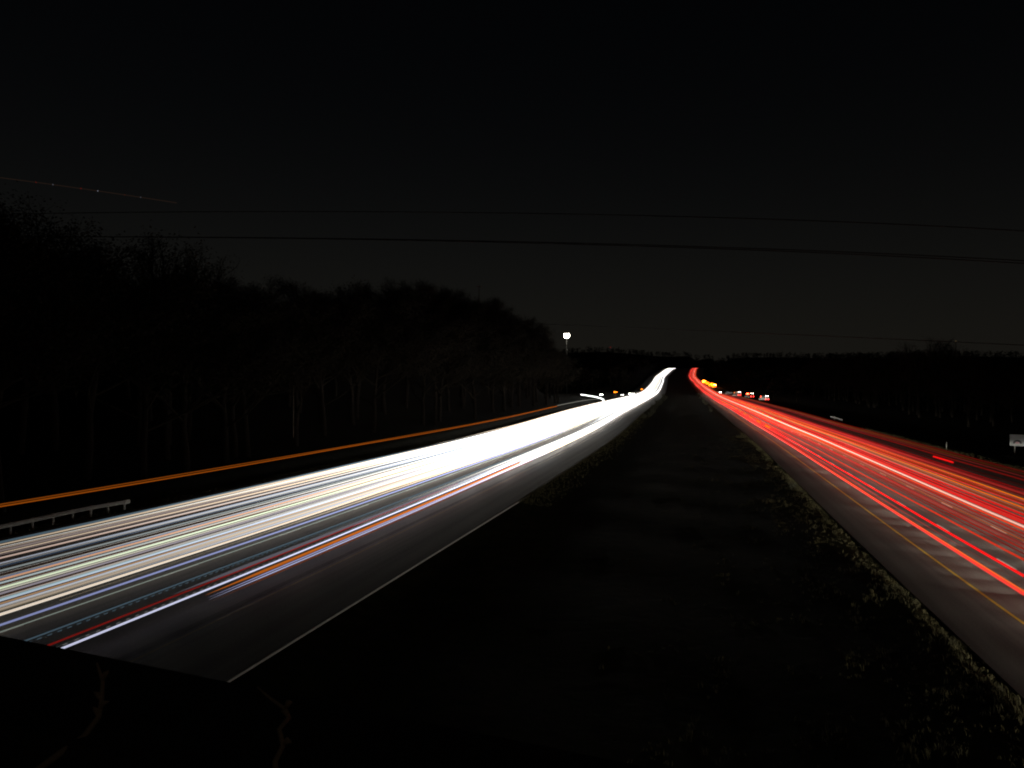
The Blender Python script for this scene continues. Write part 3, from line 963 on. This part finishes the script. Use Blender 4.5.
# ------------------------------------------------------------------ trees
def tree_meshes(seed, hgt, leafy, spread=1.0):
    r = random.Random(seed)
    trunk, crown = MB(), MB()
    lean = Vector((r.uniform(-.06, .06), r.uniform(-.06, .06), 1))
    tp = [lean * (hgt * .62 * i / 5) + Vector((r.uniform(-.1, .1), r.uniform(-.1, .1), 0)) * i * .6 for i in range(6)]
    tr = [hgt * .017 * (1 - .11 * i) for i in range(6)]
    tp[0].z = -.8
    trunk.tube(tp, tr, 8)
    leaf_pts = []
    def branch(p, d, l, rad, lev):
        mid = p + d * l * .5 + Vector((r.uniform(-1, 1), r.uniform(-1, 1), r.uniform(-.4, .8))) * l * .09
        end = p + d * l + Vector((0, 0, l * .10))
        crown.tube([p, mid, end], [rad, rad * .75, rad * .45], 5 if lev == 0 else 3, False)
        if lev >= 3:
            leaf_pts.append(end); leaf_pts.append(mid)
            return
        n = (5, 5, 4)[lev]
        for k in range(n):
            t = r.uniform(.35, 1.0)
            q = p.lerp(end, t) if t > .5 else p.lerp(mid, t * 2)
            nd = (d + Vector((r.uniform(-1, 1), r.uniform(-1, 1), r.uniform(-.35, .75))) * .8).normalized()
            branch(q, nd, l * r.uniform(.42, .66), rad * .5, lev + 1)
    nb = 9
    for k in range(nb):
        t = .35 + .65 * k / (nb - 1)
        i = min(4, int(t * 5)); q = tp[i].lerp(tp[i + 1], t * 5 - i)
        a = k * 2.4 + r.uniform(-.5, .5)
        up = .35 + .75 * t
        d = Vector((cos(a) * spread, sin(a) * spread, up)).normalized()
        branch(q, d, hgt * r.uniform(.24, .36) * (1.15 - .35 * t), hgt * .0075, 0)
    vs, fs = [], []
    for p in leaf_pts:
        for _ in range(leafy * 2):
            c = p + Vector((r.gauss(0, .42), r.gauss(0, .42), r.gauss(0, .36)))
            a, b = r.uniform(0, 6.28), r.uniform(-.8, .8)
            u = Vector((cos(a), sin(a), b)) * r.uniform(.05, .11)
            v = Vector((-sin(a), cos(a), r.uniform(-1, 1))) * r.uniform(.03, .07)
            n = len(vs)
            vs += [c - u, c - v, c + u, c + v]
            fs.append((n, n + 1, n + 2, n + 3))
    if fs: crown.add(vs, fs)
    mz = sorted(p[2] for p in crown.v)[int(len(crown.v) * .997)]
    return trunk.mesh('trunk', M_BARK), crown.mesh('crown', M_TWIG), mz
PROTO = [tree_meshes(1, 16, 2), tree_meshes(2, 16, 3, 1.2), tree_meshes(3, 16, 2, .9), tree_meshes(4, 16, 4, 1.3), tree_meshes(5, 16, 1, .75), tree_meshes(6, 16, 1, .65)]
def tree(loc, hgt, kind, rz, label, group=None, wide=1.0):
    o = empty('bare_tree' if kind >= 4 else 'tree', loc, rz, label, 'tree', group)
    tm, cm_, mz = PROTO[kind]
    s = hgt / mz
    o.scale = (s * wide, s * wide, s)
    for nm, me in (('trunk', tm), ('crown', cm_)):
        c = bpy.data.objects.new(nm, me)
        col.objects.link(c)
        c.parent = o
    return o
tr = random.Random(21)
# rows up the left slope: tree tops measured along the skyline
sky_pts = [(-260, 190), (-40, 198), (0, 205), (40, 196), (80, 206), (100, 240), (115, 262), (150, 268), (200, 276), (235, 274), (270, 271), (300, 280), (330, 290), (345, 284), (365, 278), (392, 274), (420, 280), (450, 287), (480, 293), (505, 302), (525, 315), (538, 328), (548, 342), (556, 352), (600, 356)]
def skyline(px):
    for (a, b) in zip(sky_pts, sky_pts[1:]):
        if a[0] <= px <= b[0]:
            return a[1] + (b[1] - a[1]) * (px - a[0]) / (b[0] - a[0])
    return 356
nL = 0
cnt = 0
while nL < 115 and cnt < 4000:
    cnt += 1
    yy = tr.uniform(34, 345) if nL > 24 else 40 + nL * 12.5
    s = -53 - abs(tr.gauss(0, 14)) if nL > 24 else -56 + tr.uniform(-2, 2)
    if s < -105: continue
    x, _, z = G(s, yy)
    dpt = -SA * x + CA * yy; lat = CA * x + SA * yy
    px = 512 + F * lat / dpt
    top = H + (HOR - skyline(px) - tr.uniform(0, 5)) / F * dpt
    hg = top - z
    if hg < 6: continue
    hg = min(hg, tr.uniform(21, 25) if px > 110 else 26) * tr.uniform(.94, 1.0)
    k = tr.choice([0, 1, 1, 3, 3, 2])
    tree((x, yy, z), hg, k, tr.uniform(0, 6.28), 'dark leafless tree in the black wood on the left slope', 'trees of the left wood', 1.15)
    nL += 1
for (px, ty, d, lab) in ((138, 246, 88, 'bare fan-shaped tree rising left of its twin above the wood'), (168, 243, 92, 'bare fan-shaped tree rising right of its twin above the wood'),
                    (188, 256, 96, 'small bare tree on the right flank of the twin bare trees')):
    t = at(px, ty, d); g = ground(t.x - cx(t.y), t.y)
    tree((t.x, t.y, g), (t.z - g), 4 if px != 168 else 5, px, lab)
# right side woods
nR = 0
while nR < 105:
    yy = tr.uniform(55, 520) if nR > 30 else 60 + nR * 13
    s = 58 + abs(tr.gauss(0, 16)) + .03 * yy
    x, _, z = G(s, yy)
    dpt = -SA * x + CA * yy; lat = CA * x + SA * yy
    px = 512 + F * lat / dpt
    top = H + (HOR - 360 - (3 if px > 980 else 0) - tr.uniform(-7, 1)) / F * dpt
    hg = max(7.0, min(top - z, 22))
    tree((x, yy, z), hg, tr.choice([0, 1, 3, 3, 2]), tr.uniform(0, 6.28), 'dark tree in the black wood beyond the right carriageway', 'trees of the right wood', 1.15)
    nR += 1
for (px, ty, d, lab) in ((919, 341, 235, 'bare tree crown, left of the trio rising over the right wood'), (936, 338, 240, 'bare tree crown, middle of the trio rising over the right wood'),
                         (952, 342, 232, 'bare tree crown, right of the trio rising over the right wood')):
    t = at(px, ty, d); g = ground(t.x - cx(t.y), t.y)
    tree((t.x, t.y, g), (t.z - g), 5 if px == 937 else 4, px, lab)

# far woods: one mass
def far_woods():
    mb = MB()
    r = random.Random(77)
    n = 0
    while n < 2600:
        yy = 420 + 2300 * r.random() ** .8
        s = r.choice([-1, 1]) * (52 + abs(r.gauss(0, 260 if yy > 900 else 120)))
        if s < 0: s -= 22 * (1 - sm(500, 800, yy))
        if yy > 1950: s = r.uniform(-900, 900)
        x, _, z = G(s, yy)
        h = r.uniform(11, 17)
        w_ = h * r.uniform(.28, .42)
        mb.tube([(x, yy, z - 1), (x, yy, z + h * .5)], [.3, .15], 4, False)
        for q in range(26):
            a = r.uniform(0, 6.28); rr = w_ * sqrt(r.random()); zz = z + h * (.25 + .75 * r.random() ** .7)
            k = 1 - .75 * abs((zz - z) / h - .6) / .6
            c = Vector((x + rr * k * cos(a), yy + rr * k * sin(a), zz))
            u = Vector((r.uniform(-1, 1), r.uniform(-1, 1), r.uniform(-.5, 1))).normalized() * r.uniform(.9, 1.9)
            v = u.cross(Vector((r.uniform(-1, 1), r.uniform(-1, 1), r.uniform(-1, 1)))).normalized() * r.uniform(.5, 1.2)
            mb.add([c - u, c - v * .7, c + u, c + v], [(0, 1, 2, 3)])
        n += 1
    return tag(mb.build('far_woods', M_TWIG), 'dark wooded slopes and ridge closing the far end of the road', 'woods', None, 'stuff')
far_woods()

# shrubs on the median, black against the white band
def shrub_mesh(seed, hgt):
    r = random.Random(seed)
    st, fo = MB(), MB()
    for k in range(9):
        a = r.uniform(0, 6.28)
        p0 = Vector((r.uniform(-.15, .15), r.uniform(-.15, .15), -.1))
        d = Vector((cos(a) * .5, sin(a) * .5, 1)).normalized()
        p1 = p0 + d * hgt * r.uniform(.6, 1.0)
        st.tube([p0, p0.lerp(p1, .5), p1], [.03, .02, .008], 4, False)
        for q in range(70):
            t = r.uniform(.25, 1.05)
            c = p0.lerp(p1, t) + Vector((r.gauss(0, .16), r.gauss(0, .16), r.gauss(0, .12))) * hgt * .7
            u = Vector((r.uniform(-1, 1), r.uniform(-1, 1), r.uniform(-.5, 1))).normalized() * r.uniform(.05, .11)
            v = u.cross(Vector((r.uniform(-1, 1), r.uniform(-1, 1), r.uniform(-1, 1)))).normalized() * r.uniform(.03, .07)
            fo.add([c - u, c - v, c + u, c + v], [(0, 1, 2, 3)])
    return st.mesh('stem', M_BARK), fo.mesh('foliage', M_SHRUB)
SH = [shrub_mesh(i, 2.0) for i in range(3)]
def shrub(s, yy, hgt, label, group=None):
    o = empty('shrub', G(s, yy), random.uniform(0, 6), label, 'shrub', group)
    o.scale = (hgt / 2,) * 3
    st, fo = SH[int(yy) % 3]
    for nm, me in (('stem', st), ('foliage', fo)):
        c = bpy.data.objects.new(nm, me); col.objects.link(c); c.parent = o
shr = random.Random(9)
for k in range(16):
    shrub(-14.8 + shr.uniform(-.8, 2.5), 250 + k * 20 + shr.uniform(-8, 8), shr.uniform(1.6, 3.0), 'dark shrub on the median edge against the white band', 'shrubs along the left edge of the median')
for k in range(10):
    shrub(8.6 + shr.uniform(-1.8, .8), 300 + k * 36 + shr.uniform(-8, 8), shr.uniform(1.2, 2.4), 'dark shrub on the median edge beside the red band', 'shrubs along the right edge of the median')
shrub(9.2, 84, .9, 'small yellowish weed clump on the grass edge of the right shoulder')

# grass tufts along the edges
def tufts():
    mb = MB()
    r = random.Random(3)
    def tuft(s, yy, hg):
        x, _, z = G(s, yy)
        for q in range(6):
            a = r.uniform(0, 6.28); l = hg * r.uniform(.6, 1.2)
            b = Vector((x + r.uniform(-.1, .1), yy + r.uniform(-.1, .1), z - .03))
            w_ = Vector((-sin(a), cos(a), 0)) * .012
            m = b + Vector((cos(a) * l * .2, sin(a) * l * .2, l * .65))
            e = b + Vector((cos(a) * l * .55, sin(a) * l * .55, l))
            mb.add([b - w_, b + w_, m + w_ * .8, m - w_ * .8, e], [(0, 1, 2, 3), (3, 2, 4)])
    for k in range(1300):
        yc = 8 + 170 * r.random() ** 1.3
        ec = abs(r.gauss(0, 1)) * (.5 if k < 430 else 4.6)
        hc = r.uniform(.06, .26)
        for q in range(r.choice((3, 6, 10, 16))):
            yy = yc + r.gauss(0, .7); e = max(-.1, ec + r.gauss(0, .35))
            if e > 14: continue
            tuft(RP0 - .1 - e, yy, hc * r.uniform(.6, 1.2))
    for k in range(2600):
        yy = 14 + 130 * r.random() ** 1.3
        tuft(LP0 - .2 - abs(r.gauss(0, 1.6)), yy, r.uniform(.10, .35))
    for k in range(2600):
        yy = 70 + 200 * r.random() ** 1.3
        tuft(LP1 + .2 + abs(r.gauss(0, 1.2)), yy, r.uniform(.10, .35))
    for k in range(1600):
        yy = 40 + 160 * r.random()
        tuft(RP1 + .2 + abs(r.gauss(0, 1.6)), yy, r.uniform(.15, .55))
    return tag(mb.build('grass', M_BLADE), 'rough dry grass along the edges of both carriageways', 'grass', None, 'stuff')
tufts()
